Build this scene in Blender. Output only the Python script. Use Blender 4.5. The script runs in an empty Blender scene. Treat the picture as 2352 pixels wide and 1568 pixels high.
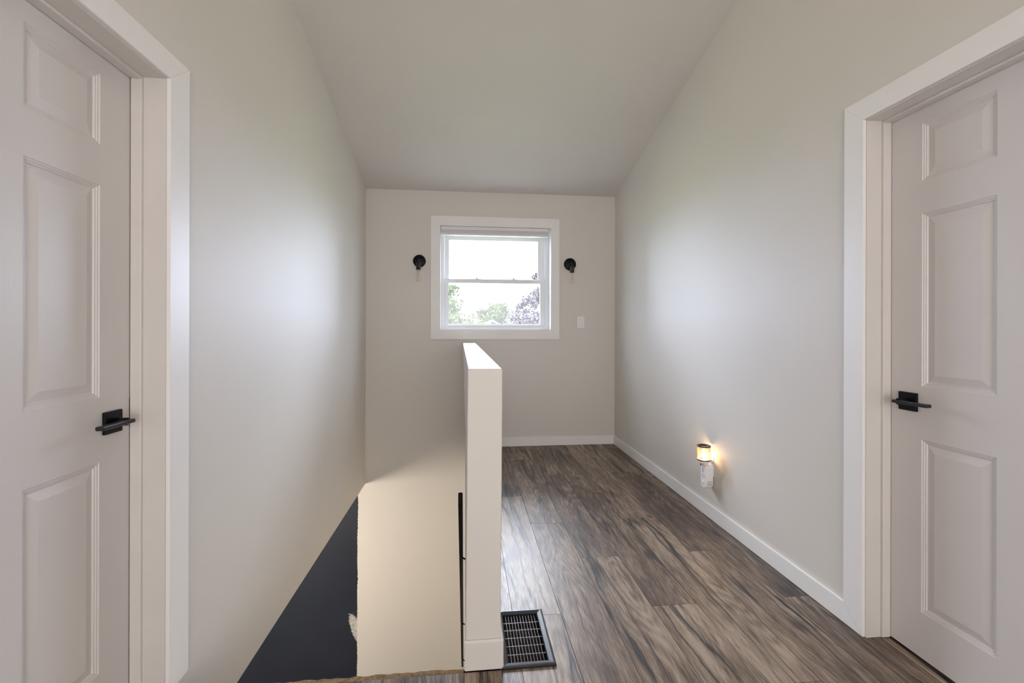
import bpy, math, random
from mathutils import Vector, Matrix

random.seed(7)
scene = bpy.context.scene
COL = scene.collection
PI = math.pi

# ------------------------------------------------------------------ camera
cam_d = bpy.data.cameras.new('camera')
cam = bpy.data.objects.new('camera', cam_d)
COL.objects.link(cam)
cam_d.sensor_width = 36.0
cam_d.lens = 1030.03 / 2352 * 36.0
cam_d.shift_y = -(784 - 754.72) / 2352
cam_d.clip_start = 0.05
cam_d.clip_end = 400
YAW, ROLL = 0.1042, 0.0025
cam.matrix_world = (Matrix.Translation((0, 0, 1.226)) @ Matrix.Rotation(-YAW, 4, 'Z')
                    @ Matrix.Rotation(PI / 2, 4, 'X') @ Matrix.Rotation(ROLL, 4, 'Z'))
scene.camera = cam

# ------------------------------------------------------------------ view
vs = scene.view_settings
scene.display_settings.display_device = 'sRGB'
vs.view_transform = 'Standard'
vs.look = 'None'
vs.gamma = 1.0
vs.use_curve_mapping = False
vs.exposure = 0.0

# ------------------------------------------------------------------ world: hazy bright summer sky
SKY = 34.0
world = bpy.data.worlds.new('sky')
scene.world = world
world.use_nodes = True
wt = world.node_tree
wt.nodes.clear()
w_out = wt.nodes.new('ShaderNodeOutputWorld')
w_bg = wt.nodes.new('ShaderNodeBackground')
w_tc = wt.nodes.new('ShaderNodeTexCoord')
w_sep = wt.nodes.new('ShaderNodeSeparateXYZ')
w_ramp = wt.nodes.new('ShaderNodeValToRGB')
wt.links.new(w_tc.outputs['Generated'], w_sep.inputs[0])
wt.links.new(w_sep.outputs['Z'], w_ramp.inputs[0])
wt.links.new(w_ramp.outputs[0], w_bg.inputs['Color'])
wt.links.new(w_bg.outputs[0], w_out.inputs[0])
re_ = w_ramp.color_ramp.elements
re_[0].position = 0.0
re_[0].color = (0.67, 0.745, 0.97, 1)
re_[1].position = 0.80
re_[1].color = (1.75, 1.88, 2.20, 1)
for pos_, c_ in ((0.28, (0.88, 0.96, 1.20, 1)), (0.48, (1.60, 1.68, 1.92, 1))):
    el_ = re_.new(pos_)
    el_.color = c_
w_bg.inputs['Strength'].default_value = SKY

# ------------------------------------------------------------------ lights
def add_light(name, kind, loc, energy, color, aim=None, **kw):
    d = bpy.data.lights.new(name, kind)
    d.energy = energy
    d.color = color
    for k, v in kw.items():
        setattr(d, k, v)
    o = bpy.data.objects.new(name, d)
    COL.objects.link(o)
    o.location = loc
    if aim is not None:
        o.rotation_euler = (Vector(aim) - Vector(loc)).to_track_quat('-Z', 'Y').to_euler()
    return o

add_light('sun', 'SUN', (0, 0, 30), 16.0, (1.0, 0.95, 0.86), aim=(12, 0.6, 17), angle=math.radians(0.6))
# window daylight: sampling portal for the sky seen through the window opening
p = add_light('window_portal', 'AREA', (0.32, 4.90, 1.75), 0, (1, 1, 1), aim=(0.32, 0, 1.75), shape='RECTANGLE', size=1.16, size_y=1.10)
p.data.cycles.is_portal = True
# added fill panel behind the camera, brightening the whole hall
add_light('rear_fill_light', 'AREA', (0.35, -2.13, 1.12), 62, (1.0, 0.955, 0.935), aim=(0.35, 3, 1.12), shape='RECTANGLE', size=1.7, size_y=1.9)
# added point fill, unseen above and behind the viewer, lifts the ambient level
add_light('hall_fill_light', 'POINT', (0.3, -0.9, 2.95), 14, (1.0, 0.94, 0.88), shadow_soft_size=0.18)
# warm lamp of the storey below
add_light('downstairs_lamp', 'POINT', (-2.3, 2.9, -0.62), 180, (1.0, 0.89, 0.73), shadow_soft_size=0.38)

# ------------------------------------------------------------------ helpers
class MB:
    def __init__(self):
        self.v, self.f, self.m, self.s = [], [], [], []

    def face(self, pts, mi=0, smooth=False):
        b = len(self.v)
        self.v += [tuple(q) for q in pts]
        self.f.append(list(range(b, b + len(pts))))
        self.m.append(mi)
        self.s.append(smooth)

    def add(self, verts, faces, mi=0, smooth=False):
        b = len(self.v)
        self.v += [tuple(q) for q in verts]
        for f in faces:
            self.f.append([b + i for i in f])
            self.m.append(mi)
            self.s.append(smooth)

    def box(self, x0, x1, y0, y1, z0, z1, mi=0):
        v = [(x, y, z) for x in (x0, x1) for y in (y0, y1) for z in (z0, z1)]
        f = [(0, 1, 3, 2), (4, 6, 7, 5), (0, 4, 5, 1), (2, 3, 7, 6), (0, 2, 6, 4), (1, 5, 7, 3)]
        self.add(v, f, mi)

    def prism(self, poly, axis, a, b, mi=0):
        """poly: 2D points; axis 'x': (y,z), 'y': (x,z), 'z': (x,y)"""
        def p3(q, t):
            return {'x': (t, q[0], q[1]), 'y': (q[0], t, q[1]), 'z': (q[0], q[1], t)}[axis]
        n = len(poly)
        v = [p3(q, a) for q in poly] + [p3(q, b) for q in poly]
        f = [tuple(range(n))[::-1], tuple(range(n, 2 * n))]
        f += [(i, (i + 1) % n, n + (i + 1) % n, n + i) for i in range(n)]
        self.add(v, f, mi)

    def tube(self, pts, r, n=10, mi=0, caps=True, smooth=True):
        pts = [Vector(q) for q in pts]
        rs = r if isinstance(r, (list, tuple)) else [r] * len(pts)
        rings = []
        for i, q in enumerate(pts):
            d = (pts[min(i + 1, len(pts) - 1)] - pts[max(i - 1, 0)]).normalized()
            up = Vector((0, 0, 1)) if abs(d.z) < 0.9 else Vector((1, 0, 0))
            a = d.cross(up).normalized()
            b2 = a.cross(d).normalized()
            rings.append([q + (a * math.cos(t) + b2 * math.sin(t)) * rs[i] for t in [2 * PI * k / n for k in range(n)]])
        v = [q for ring in rings for q in ring]
        f = []
        for i in range(len(pts) - 1):
            for k in range(n):
                f.append((i * n + k, i * n + (k + 1) % n, (i + 1) * n + (k + 1) % n, (i + 1) * n + k))
        self.add(v, f, mi, smooth)
        if caps:
            self.face(rings[0][::-1], mi)
            self.face(rings[-1], mi)

    def lathe(self, prof, c, axis='z', n=24, mi=0, smooth=True):
        """prof: list of (radius, height along axis)"""
        def p3(r, h, t):
            x, y = r * math.cos(t), r * math.sin(t)
            if axis == 'z':
                return (c[0] + x, c[1] + y, c[2] + h)
            if axis == 'y':
                return (c[0] + x, c[1] + h, c[2] + y)
            return (c[0] + h, c[1] + x, c[2] + y)
        v = [p3(max(r, 1e-5), h, 2 * PI * k / n) for r, h in prof for k in range(n)]
        f = []
        for i in range(len(prof) - 1):
            for k in range(n):
                f.append((i * n + k, i * n + (k + 1) % n, (i + 1) * n + (k + 1) % n, (i + 1) * n + k))
        self.add(v, f, mi, smooth)

    def build(self, name, mats, parent=None, bevel=0, seg=2, loc=None, fix=True):
        me = bpy.data.meshes.new(name)
        off = Vector(loc) if loc is not None else Vector((0, 0, 0))
        me.from_pydata([Vector(q) - off for q in self.v], [], self.f)
        for mt in (mats if isinstance(mats, (list, tuple)) else [mats]):
            me.materials.append(mt)
        for p_, mi, s in zip(me.polygons, self.m, self.s):
            p_.material_index = mi
            p_.use_smooth = s
        if fix:
            import bmesh
            bm = bmesh.new()
            bm.from_mesh(me)
            bmesh.ops.remove_doubles(bm, verts=bm.verts, dist=1e-6)
            bmesh.ops.recalc_face_normals(bm, faces=bm.faces)
            bm.to_mesh(me)
            bm.free()
        o = bpy.data.objects.new(name, me)
        COL.objects.link(o)
        if parent is not None:
            o.parent = parent
            o.location = off - WORLD_LOC(parent)
        else:
            o.location = off
        if bevel:
            b = o.modifiers.new('bevel', 'BEVEL')
            b.width = bevel
            b.segments = seg
            b.limit_method = 'ANGLE'
            b.angle_limit = math.radians(40)
            b.harden_normals = False
        return o


def WORLD_LOC(o):
    v = Vector(o.location)
    while o.parent is not None:
        o = o.parent
        v += Vector(o.location)
    return v


def tag(o, label, cat, group=None, kind=None):
    o['label'] = label
    o['category'] = cat
    if group:
        o['group'] = group
    if kind:
        o['kind'] = kind
    return o


def empty(name, loc):
    o = bpy.data.objects.new(name, None)
    COL.objects.link(o)
    o.location = loc
    o.empty_display_size = 0.05
    return o


# ------------------------------------------------------------------ materials
class NT:
    def __init__(self, name):
        self.m = bpy.data.materials.new(name)
        self.m.use_nodes = True
        self.t = self.m.node_tree
        self.b = self.t.nodes['Principled BSDF']
        self.out = self.t.nodes['Material Output']

    def n(self, kind, **kw):
        nd = self.t.nodes.new(kind)
        for k, v in kw.items():
            if k.startswith('i_'):
                nd.inputs[k[2:].replace('_', ' ')].default_value = v
            else:
                setattr(nd, k, v)
        return nd

    def l(self, a, b):
        self.t.links.new(a, b)

    def math(self, op, a, b=None, clamp=False):
        nd = self.n('ShaderNodeMath', operation=op, use_clamp=clamp)
        for i, q in enumerate((a, b)):
            if q is None:
                continue
            if isinstance(q, (int, float)):
                nd.inputs[i].default_value = q
            else:
                self.l(q, nd.inputs[i])
        return nd.outputs[0]

    def mix(self, fac, a, b, mode='MIX'):
        nd = self.n('ShaderNodeMix', data_type='RGBA', blend_type=mode)
        for sock, q in ((nd.inputs[0], fac), (nd.inputs[6], a), (nd.inputs[7], b)):
            if isinstance(q, (int, float)):
                sock.default_value = q
            elif isinstance(q, tuple):
                sock.default_value = (*q, 1) if len(q) == 3 else q
            else:
                self.l(q, sock)
        return nd.outputs[2]

    def ramp(self, fac, stops):
        nd = self.n('ShaderNodeValToRGB')
        el = nd.color_ramp.elements
        while len(el) < len(stops):
            el.new(0.5)
        for e, (pos, c) in zip(el, stops):
            e.position = pos
            e.color = (*c, 1) if isinstance(c, tuple) else (c, c, c, 1)
        self.l(fac, nd.inputs[0])
        return nd.outputs[0]

    def noise(self, vec, scale, detail=4, rough=0.55, dist=0.0):
        nd = self.n('ShaderNodeTexNoise')
        nd.inputs['Scale'].default_value = scale
        nd.inputs['Detail'].default_value = detail
        nd.inputs['Roughness'].default_value = rough
        nd.inputs['Distortion'].default_value = dist
        if vec is not None:
            self.l(vec, nd.inputs['Vector'])
        return nd.outputs['Fac']

    def mapping(self, vec, scale=(1, 1, 1), loc=(0, 0, 0)):
        nd = self.n('ShaderNodeMapping')
        nd.inputs['Scale'].default_value = scale
        nd.inputs['Location'].default_value = loc
        self.l(vec, nd.inputs['Vector'])
        return nd.outputs[0]

    def objco(self):
        return self.n('ShaderNodeTexCoord').outputs['Object']

    def bump(self, h, strength, dist=0.002):
        nd = self.n('ShaderNodeBump')
        nd.inputs['Strength'].default_value = strength
        nd.inputs['Distance'].default_value = dist
        self.l(h, nd.inputs['Height'])
        self.l(nd.outputs[0], self.b.inputs['Normal'])


def simple(name, col, rough=0.5, metal=0.0, spec=0.5, var=0.04, vscale=3.0, bump=0.0, bscale=200.0, coat=0.0):
    t = NT(name)
    co = t.objco()
    n = t.noise(co, vscale, 3)
    c2 = tuple(min(1, q * (1 + var)) for q in col)
    c1 = tuple(q * (1 - var) for q in col)
    t.l(t.ramp(n, [(0.3, c1), (0.7, c2)]), t.b.inputs['Base Color'])
    t.b.inputs['Roughness'].default_value = rough
    t.b.inputs['Metallic'].default_value = metal
    t.b.inputs['Specular IOR Level'].default_value = spec
    t.b.inputs['Coat Weight'].default_value = coat
    if bump:
        t.bump(t.noise(co, bscale, 2), bump)
    return t.m


WALL_C = (0.690, 0.660, 0.620)
M_wall = simple('greige_wall_paint', WALL_C, rough=0.56, spec=0.27, var=0.012, vscale=1.3, bump=0.05, bscale=260)
M_ceil = simple('ceiling_paint', (0.65, 0.618, 0.585), rough=0.75, spec=0.3, var=0.012, vscale=1.1, bump=0.05, bscale=240)
M_trim = simple('white_trim_paint', (0.85, 0.838, 0.830), rough=0.46, spec=0.5, var=0.012, vscale=6, bump=0.02, bscale=120)
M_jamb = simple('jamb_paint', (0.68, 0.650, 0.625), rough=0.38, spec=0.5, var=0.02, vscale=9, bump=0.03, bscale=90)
M_vinyl = simple('white_vinyl', (0.82, 0.83, 0.85), rough=0.3, var=0.01)
M_blind = simple('blind_fabric', (0.70, 0.69, 0.73), rough=0.8, var=0.03, vscale=40)
M_blindrail = simple('blind_rail', (0.78, 0.77, 0.79), rough=0.45, var=0.02)
M_lock = simple('grey_sash_lock', (0.35, 0.34, 0.34), rough=0.5)
M_black = simple('black_metal', (0.004, 0.0045, 0.007), rough=0.4, spec=0.18, var=0.1, vscale=30)
M_blackg = simple('black_satin_metal', (0.009, 0.010, 0.014), rough=0.3, spec=0.5, var=0.1, vscale=30)
M_blackpaint = simple('matt_black_rail', (0.005, 0.005, 0.007), rough=0.6, spec=0.2, var=0.1, vscale=20)
M_plastic = simple('white_plastic', (0.87, 0.87, 0.88), rough=0.35, var=0.01)
M_slot = simple('dark_slot', (0.10, 0.10, 0.12), rough=0.6, var=0.05)
M_gap = simple('dark_gap', (0.02, 0.016, 0.013), rough=0.9, var=0.1)
M_print = simple('grey_print', (0.28, 0.24, 0.22), rough=0.6, var=0.05)
M_chrome = simple('chrome', (0.8, 0.8, 0.8), rough=0.15, metal=1.0, var=0.02)
M_brick = simple('pale_brick', (0.034, 0.0245, 0.0225), rough=0.9, spec=0.05, var=0.15, vscale=4)
M_roof = simple('roof_shingle', (0.030, 0.027, 0.026), rough=0.9, spec=0.05, var=0.2, vscale=6)
M_fascia = simple('white_fascia', (0.045, 0.045, 0.045), rough=0.8, spec=0.1)
M_bark = simple('bark', (0.05, 0.036, 0.026), rough=0.9, var=0.2, vscale=12)
M_grass = simple('lawn', (0.118, 0.128, 0.066), rough=0.9, var=0.25, vscale=2)
M_duct = simple('duct_louvre', (0.022, 0.010, 0.004), rough=0.5, metal=0.3, var=0.2, vscale=30)
M_osb = simple('subfloor_board', (0.30, 0.21, 0.11), rough=0.9, var=0.45, vscale=90, bump=0.6, bscale=160)
M_lower = simple('lower_floor', (0.13, 0.10, 0.08), rough=0.5, var=0.1)


def leaf_mat(name, c):
    t = NT(name)
    n = t.noise(t.objco(), 1.6, 3)
    t.l(t.ramp(n, [(0.3, tuple(q * 0.7 for q in c)), (0.7, tuple(q * 1.3 for q in c))]), t.b.inputs['Base Color'])
    t.b.inputs['Roughness'].default_value = 0.8
    t.b.inputs['Specular IOR Level'].default_value = 0.05
    return t.m


M_leafA = leaf_mat('light_green_leaf', (0.0175, 0.0205, 0.0070))
M_leafB = leaf_mat('green_leaf', (0.0152, 0.0184, 0.0060))
M_leafC = leaf_mat('purple_leaf', (0.031, 0.0255, 0.0250))


def glass_mat(name, tint, spec, veil=0.0):
    t = NT(name)
    t.t.nodes.remove(t.b)
    tr = t.n('ShaderNodeBsdfTransparent')
    tr.inputs[0].default_value = (*tint, 1)
    gl = t.n('ShaderNodeBsdfGlossy')
    gl.inputs['Roughness'].default_value = 0.02
    fr = t.n('ShaderNodeFresnel')
    fr.inputs['IOR'].default_value = 1.45
    mx = t.n('ShaderNodeMixShader')
    t.l(t.math('MULTIPLY', fr.outputs[0], spec), mx.inputs[0])
    t.l(tr.outputs[0], mx.inputs[1])
    t.l(gl.outputs[0], mx.inputs[2])
    last = mx.outputs[0]
    if veil:
        tl = t.n('ShaderNodeBsdfTranslucent')
        tl.inputs[0].default_value = (0.85, 0.87, 0.9, 1)
        mv = t.n('ShaderNodeMixShader')
        mv.inputs[0].default_value = veil
        t.l(last, mv.inputs[1])
        t.l(tl.outputs[0], mv.inputs[2])
        last = mv.outputs[0]
    t.l(last, t.out.inputs[0])
    return t.m


M_glass = glass_mat('window_glass', (0.96, 0.98, 0.98), 0.8)
M_screen = glass_mat('insect_screen_mesh', (0.95, 0.95, 0.95), 0.0, veil=0.006)
def bulb_mat(name):
    t = NT(name)
    t.t.nodes.remove(t.b)
    tr = t.n('ShaderNodeBsdfTransparent')
    tr.inputs[0].default_value = (0.97, 0.97, 0.97, 1)
    gl = t.n('ShaderNodeBsdfGlossy')
    gl.inputs['Roughness'].default_value = 0.04
    lw = t.n('ShaderNodeLayerWeight')
    lw.inputs['Blend'].default_value = 0.25
    mx = t.n('ShaderNodeMixShader')
    f = t.math('ADD', t.math('MULTIPLY', t.math('POWER', lw.outputs['Facing'], 3.0), 0.6), 0.05)
    t.l(f, mx.inputs[0])
    t.l(tr.outputs[0], mx.inputs[1])
    t.l(gl.outputs[0], mx.inputs[2])
    t.l(mx.outputs[0], t.out.inputs[0])
    return t.m


M_bulb = bulb_mat('bulb_glass')
M_shade_glass = glass_mat('warmer_glass', (1.0, 0.95, 0.88), 1.0, veil=0.12)


def emit(name, col, s):
    t = NT(name)
    t.b.inputs['Base Color'].default_value = (*col, 1)
    t.b.inputs['Emission Color'].default_value = (*col, 1)
    t.b.inputs['Emission Strength'].default_value = s
    return t.m


M_fil = simple('amber_filament', (0.88, 0.62, 0.22), rough=0.5, var=0.1)
M_glow = emit('warmer_bulb_glow', (1.0, 0.66, 0.34), 150.0)
M_mesh = simple('copper_wire', (0.55, 0.26, 0.12), rough=0.35, metal=0.8, var=0.1, vscale=40)
M_rim = simple('bronze_rim', (0.06, 0.035, 0.03), rough=0.35, metal=0.5, var=0.1, vscale=40)


def door_mat(name, vertical):
    t = NT(name)
    co = t.objco()
    sc = (14, 260, 9) if vertical else (14, 9, 260)
    mp = t.mapping(co, sc)
    n = t.noise(mp, 1.0, 4, 0.6, 1.2)
    t.l(t.ramp(t.noise(co, 2.0, 2), [(0.3, (0.665, 0.640, 0.632)), (0.7, (0.685, 0.660, 0.652))]), t.b.inputs['Base Color'])
    t.b.inputs['Roughness'].default_value = 0.34
    t.bump(n, 0.16, 0.0012)
    return t.m


M_doorv = door_mat('moulded_door_paint_upright_grain', True)
M_doorh = door_mat('moulded_door_paint_level_grain', False)


def back_wall_mat():
    """greige paint with a roughly cut-in navy field to the left of the stairwell"""
    t = NT('back_wall_paint')
    co = t.objco()
    sp = t.n('ShaderNodeSeparateXYZ')
    t.l(co, sp.inputs[0])
    X, Z = sp.outputs['X'], sp.outputs['Z']
    slow = t.noise(t.mapping(co, (0.5, 0, 2.6)), 1.0, 3)
    fine = t.noise(t.mapping(co, (40, 0, 60)), 1.0, 4, 0.7)
    edge = t.math('ADD', t.math('MULTIPLY', t.math('SUBTRACT', slow, 0.5), 0.035),
                  t.math('MULTIPLY', t.math('SUBTRACT', fine, 0.5), 0.030))
    edge = t.math('ADD', edge, -1.072)
    beige = t.math('GREATER_THAN', X, edge)
    # chalky filler patch on the navy side
    dz = t.math('DIVIDE', t.math('ADD', Z, 1.80), 0.16)
    dx = t.math('DIVIDE', t.math('ADD', X, 1.085), 0.05)
    rr = t.math('ADD', t.math('MULTIPLY', dz, dz), t.math('MULTIPLY', t.math('ADD', dx, dz), t.math('ADD', dx, dz)))
    rr = t.math('ADD', rr, t.math('MULTIPLY', t.math('SUBTRACT', fine, 0.5), 2.6))
    patch = t.math('LESS_THAN', rr, 0.95)
    nv = t.ramp(t.noise(co, 2.0, 3), [(0.3, (0.017, 0.022, 0.034)), (0.7, (0.022, 0.028, 0.043))])
    pc = t.ramp(fine, [(0.35, (0.25, 0.25, 0.24)), (0.6, (0.62, 0.61, 0.58))])
    a = t.mix(patch, nv, pc)
    c = t.mix(beige, a, WALL_C)
    t.l(c, t.b.inputs['Base Color'])
    t.b.inputs['Roughness'].default_value = 0.45
    t.b.inputs['Specular IOR Level'].default_value = 0.4
    t.bump(t.noise(co, 260, 2), 0.05)
    return t.m


M_back = back_wall_mat()


def floor_mat():
    t = NT('weathered_oak_laminate')
    uv = t.n('ShaderNodeUVMap', uv_map='plank').outputs[0]
    at = t.n('ShaderNodeAttribute', attribute_name='tone')
    rnd = at.outputs['Fac']
    # plank-length grain: u across (m), v along (m)
    def warped(src, vec_scale, amp, loc=(0, 0, 0)):
        w = t.noise(t.mapping(src, vec_scale, loc), 1.0, 3, 0.5)
        cm = t.n('ShaderNodeCombineXYZ')
        t.l(t.math('MULTIPLY', t.math('SUBTRACT', w, 0.5), amp), cm.inputs[0])
        ad = t.n('ShaderNodeVectorMath', operation='ADD')
        t.l(src, ad.inputs[0])
        t.l(cm.outputs[0], ad.inputs[1])
        return ad.outputs[0]
    W = warped(uv, (6, 2.4, 1), 0.045)
    fine = t.noise(t.mapping(W, (210, 11, 1)), 1.0, 4, 0.7)
    mid = t.noise(t.mapping(W, (42, 2.6, 1)), 1.0, 4, 0.62, 0.8)
    broad = t.noise(t.mapping(W, (11, 1.5, 1)), 1.0, 3, 0.55)
    patch = t.noise(t.mapping(uv, (5, 2.4, 1), (5, 2, 0)), 1.0, 3, 0.6)
    # cathedral figure: contour lines of a long noise field
    field = t.noise(t.mapping(W, (6, 0.75, 1), (2, 8, 0)), 1.0, 1, 0.4)
    cath = t.math('ABSOLUTE', t.math('SUBTRACT', t.math('FRACT', t.math('MULTIPLY', field, 22.0)), 0.5))
    cgate = t.ramp(t.noise(t.mapping(uv, (3.5, 0.8, 1), (1, 6, 0)), 1.0, 1), [(0.44, 0.0), (0.56, 1.0)])
    v = t.math('ADD', t.math('MULTIPLY', mid, 0.36), t.math('MULTIPLY', broad, 0.40))
    v = t.math('ADD', v, t.math('MULTIPLY', t.math('SUBTRACT', patch, 0.5), 0.30))
    v = t.math('ADD', v, t.math('MULTIPLY', t.math('MULTIPLY', t.math('SUBTRACT', cath, 0.25), cgate), 0.20))
    v = t.math('ADD', v, t.math('MULTIPLY', t.math('SUBTRACT', fine, 0.5), 0.55))
    v = t.math('ADD', v, t.math('MULTIPLY', t.math('SUBTRACT', rnd, 0.5), 0.17))
    v = t.math('ADD', v, 0.10)
    col = t.ramp(v, [(0.30, (0.045, 0.030, 0.022)), (0.42, (0.112, 0.078, 0.056)), (0.52, (0.220, 0.160, 0.116)), (0.66, (0.385, 0.305, 0.232))])
    # long dark mineral streaks
    W2 = warped(uv, (6, 3.2, 1), 0.06, (11, 3, 0))
    st = t.noise(t.mapping(W2, (12, 0.6, 1), (3.1, 1.7, 0)), 1.0, 2, 0.45, 0.3)
    ridge = t.math('ABSOLUTE', t.math('SUBTRACT', st, 0.5))
    ridge = t.math('ADD', ridge, t.math('MULTIPLY', t.math('SUBTRACT', fine, 0.5), 0.02))
    crack = t.ramp(ridge, [(0.004, 1.0), (0.022, 0.0)])
    gate = t.ramp(t.noise(t.mapping(uv, (6, 1.1, 1), (9, 4, 0)), 1.0, 2), [(0.42, 0.0), (0.54, 1.0)])
    cf = t.math('MULTIPLY', t.math('MULTIPLY', crack, gate), 0.85)
    halo = t.ramp(ridge, [(0.0, 1.0), (0.055, 0.0)])
    hf = t.math('MULTIPLY', t.math('MULTIPLY', halo, gate), 0.72)
    col = t.mix(hf, col, (0.052, 0.040, 0.034))
    col = t.mix(cf, col, (0.012, 0.012, 0.016))
    # knots
    vo = t.n('ShaderNodeTexVoronoi', feature='F1')
    vo.inputs['Scale'].default_value = 1.0
    vo.inputs['Randomness'].default_value = 1.0
    t.l(t.mapping(W, (5.4, 3.1, 1)), vo.inputs['Vector'])
    kn = t.math('ADD', vo.outputs['Distance'], t.math('MULTIPLY', t.math('SUBTRACT', mid, 0.5), 0.16))
    kf = t.math('MULTIPLY', t.ramp(kn, [(0.06, 1.0), (0.21, 0.0)]), 0.85)
    col = t.mix(kf, col, (0.028, 0.023, 0.021))
    t.l(col, t.b.inputs['Base Color'])
    t.l(t.ramp(fine, [(0.3, 0.50), (0.7, 0.37)]), t.b.inputs['Roughness'])
    t.b.inputs['Specular IOR Level'].default_value = 0.5
    hgt = t.math('SUBTRACT', t.math('MULTIPLY', fine, 0.6), t.math('MULTIPLY', cf, 0.6))
    t.bump(hgt, 0.10, 0.001)
    return t.m


M_floor = floor_mat()

# ------------------------------------------------------------------ dimensions (metres)
XR, XL, YB = 1.590, -0.997, 4.652         # wall faces
YREAR = -2.2
ZB, SL = 2.636, 0.2431                    # ceiling height at the window wall, rise towards the camera
Y_RIDGE = 0.1
def zc(y):
    return ZB + SL * (YB - max(y, Y_RIDGE))
Y_EDGE = 1.606                            # floor edge at the stairwell
Z_SOFFIT = -0.3385                        # lower edge of the left wall
Z_LOW = -2.95
STR = dict(kind='structure')

# ------------------------------------------------------------------ walls
def side_wall(name, xin, xout, door, zbot, label):
    y0, y1, zt = door
    m = MB()
    def sec(a, b, zlo):
        m.prism([(a, zlo), (b, zlo), (b, zc(b)), (a, zc(a))], 'x', xin, xout)
    sec(YREAR, y0, zbot)
    sec(y0, Y_RIDGE, zt) if y0 < Y_RIDGE else None
    sec(y0, y1, zt)
    m.box(min(xin, xout), max(xin, xout), y0, y1, zbot, -0.012)
    sec(y1, YB, zbot)
    return tag(m.build(name, M_wall), label, 'wall', **STR)

DR = (0.80, 1.628, 2.058)                 # right door opening y0,y1,top
DL = (0.78, 1.610, 2.058)
# the ridge lies before the doors, so split the sections there
def side_wall2(name, xin, xout, door, zbot, label):
    y0, y1, zt = door
    m = MB()
    def sec(a, b, zlo):
        m.prism([(a, zlo), (b, zlo), (b, zc(b)), (a, zc(a))], 'x', xin, xout)
    sec(YREAR, Y_RIDGE, zbot)
    sec(Y_RIDGE, y0, zbot)
    sec(y0, y1, zt)
    m.box(min(xin, xout), max(xin, xout), y0, y1, zbot, -0.012)
    sec(y1, YB, zbot)
    return tag(m.build(name, M_wall), label, 'wall', **STR)

side_wall2('wall_right', XR, XR + 0.14, DR, -0.30, 'long greige right wall under the sloped ceiling, with plug-in lamp')
side_wall2('wall_left', XL, XL - 0.14, DL, Z_SOFFIT, 'greige left wall beside the open stairwell')

# window wall, running down past the floor into the stairwell
WX0, WX1, WZ0, WZ1 = -0.2565, 0.8985, 1.2095, 2.2855
m = MB()
yb2 = YB + 0.20
m.box(XL - 0.14, WX0, YB, yb2, Z_SOFFIT, ZB)
m.box(WX1, XR + 0.14, YB, yb2, Z_SOFFIT, ZB)
m.box(WX0, WX1, YB, yb2, Z_SOFFIT, WZ0)
m.box(WX0, WX1, YB, yb2, WZ1, ZB)
m.box(-3.6, XR + 0.14, YB, yb2, Z_LOW, Z_SOFFIT)
tag(m.build('wall_back', M_back), 'greige window wall, turning navy low down left of the stairwell', 'wall', **STR)

# wall behind the camera with an opening added to go with the fill light
m = MB()
m.box(XL - 0.14, -0.55, YREAR - 0.14, YREAR, -0.30, zc(0))
m.box(1.25, XR + 0.14, YREAR - 0.14, YREAR, -0.30, zc(0))
m.box(-0.55, 1.25, YREAR - 0.14, YREAR, -0.30, 0.12)
m.box(-0.55, 1.25, YREAR - 0.14, YREAR, 2.15, zc(0))
tag(m.build('wall_rear', M_wall), 'greige end wall with an added wide opening behind the viewer', 'wall', **STR)

# ceiling
m = MB()
ct = 0.12
m.prism([(YREAR - 0.14, zc(0)), (Y_RIDGE, zc(0)), (YB + 0.2, ZB - SL * 0.2), (YB + 0.2, ZB + ct), (Y_RIDGE, zc(0) + ct), (YREAR - 0.14, zc(0) + ct)],
        'x', XL - 0.14, XR + 0.14)
# trim the slab where it would enter the window wall
for i, q in enumerate(m.v):
    if abs(q[1] - (YB + 0.2)) < 1e-6 and q[2] < ZB:
        m.v[i] = (q[0], YB, ZB)
m.prism([(YB, ZB), (YB + 0.2, ZB), (YB + 0.2, ZB + ct), (YB, ZB + ct)], 'x', XL - 0.14, XR + 0.14)
tag(m.build('ceiling', M_ceil), 'plain sloped ceiling rising from the window wall', 'ceiling', **STR)

# half wall between stairwell and hallway; it runs very slightly out of parallel with the side walls
HY = 1.616
m = MB()
x0n, x1n, x0f, x1f, ht = 0.010, 0.135, -0.022, 0.103, 1.081
v = [(0.004, HY, 0.0), (0.130, HY, 0.0), (0.130, YB, 0.0), (0.004, YB, 0.0),
     (x0n, HY, ht), (x1n, HY, ht), (x1f, YB, ht), (x0f, YB, ht)]
m.add(v, [(0, 1, 5, 4), (1, 2, 6, 5), (2, 3, 7, 6), (3, 0, 4, 7), (4, 5, 6, 7), (0, 3, 2, 1)])
M_half = simple('half_wall_paint', (0.66, 0.638, 0.605), rough=0.56, spec=0.27, var=0.012, vscale=1.3, bump=0.05, bscale=260)
tag(m.build('wall_half', M_half, bevel=0.004), 'pale waist-high half wall between stairwell and hallway', 'half wall', **STR)
m = MB()
m.box(0.004, 0.130, Y_EDGE + 0.03, YB, Z_LOW, 0.0)
tag(m.build('wall_stair', M_wall), 'greige stairwell wall under the half wall, behind the black handrail', 'wall', **STR)

# ------------------------------------------------------------------ floor
VX0, VX1, VY0, VY1 = 0.148, 0.316, 1.632, 1.910     # duct opening of the register
def subtract(rects, hole):
    hx0, hx1, hy0, hy1 = hole
    out = []
    for (a, b, c, d) in rects:
        if b <= hx0 or a >= hx1 or d <= hy0 or c >= hy1:
            out.append((a, b, c, d)); continue
        if a < hx0: out.append((a, hx0, c, d))
        if b > hx1: out.append((hx1, b, c, d))
        a2, b2 = max(a, hx0), min(b, hx1)
        if c < hy0: out.append((a2, b2, c, hy0))
        if d > hy1: out.append((a2, b2, hy1, d))
    return out

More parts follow.
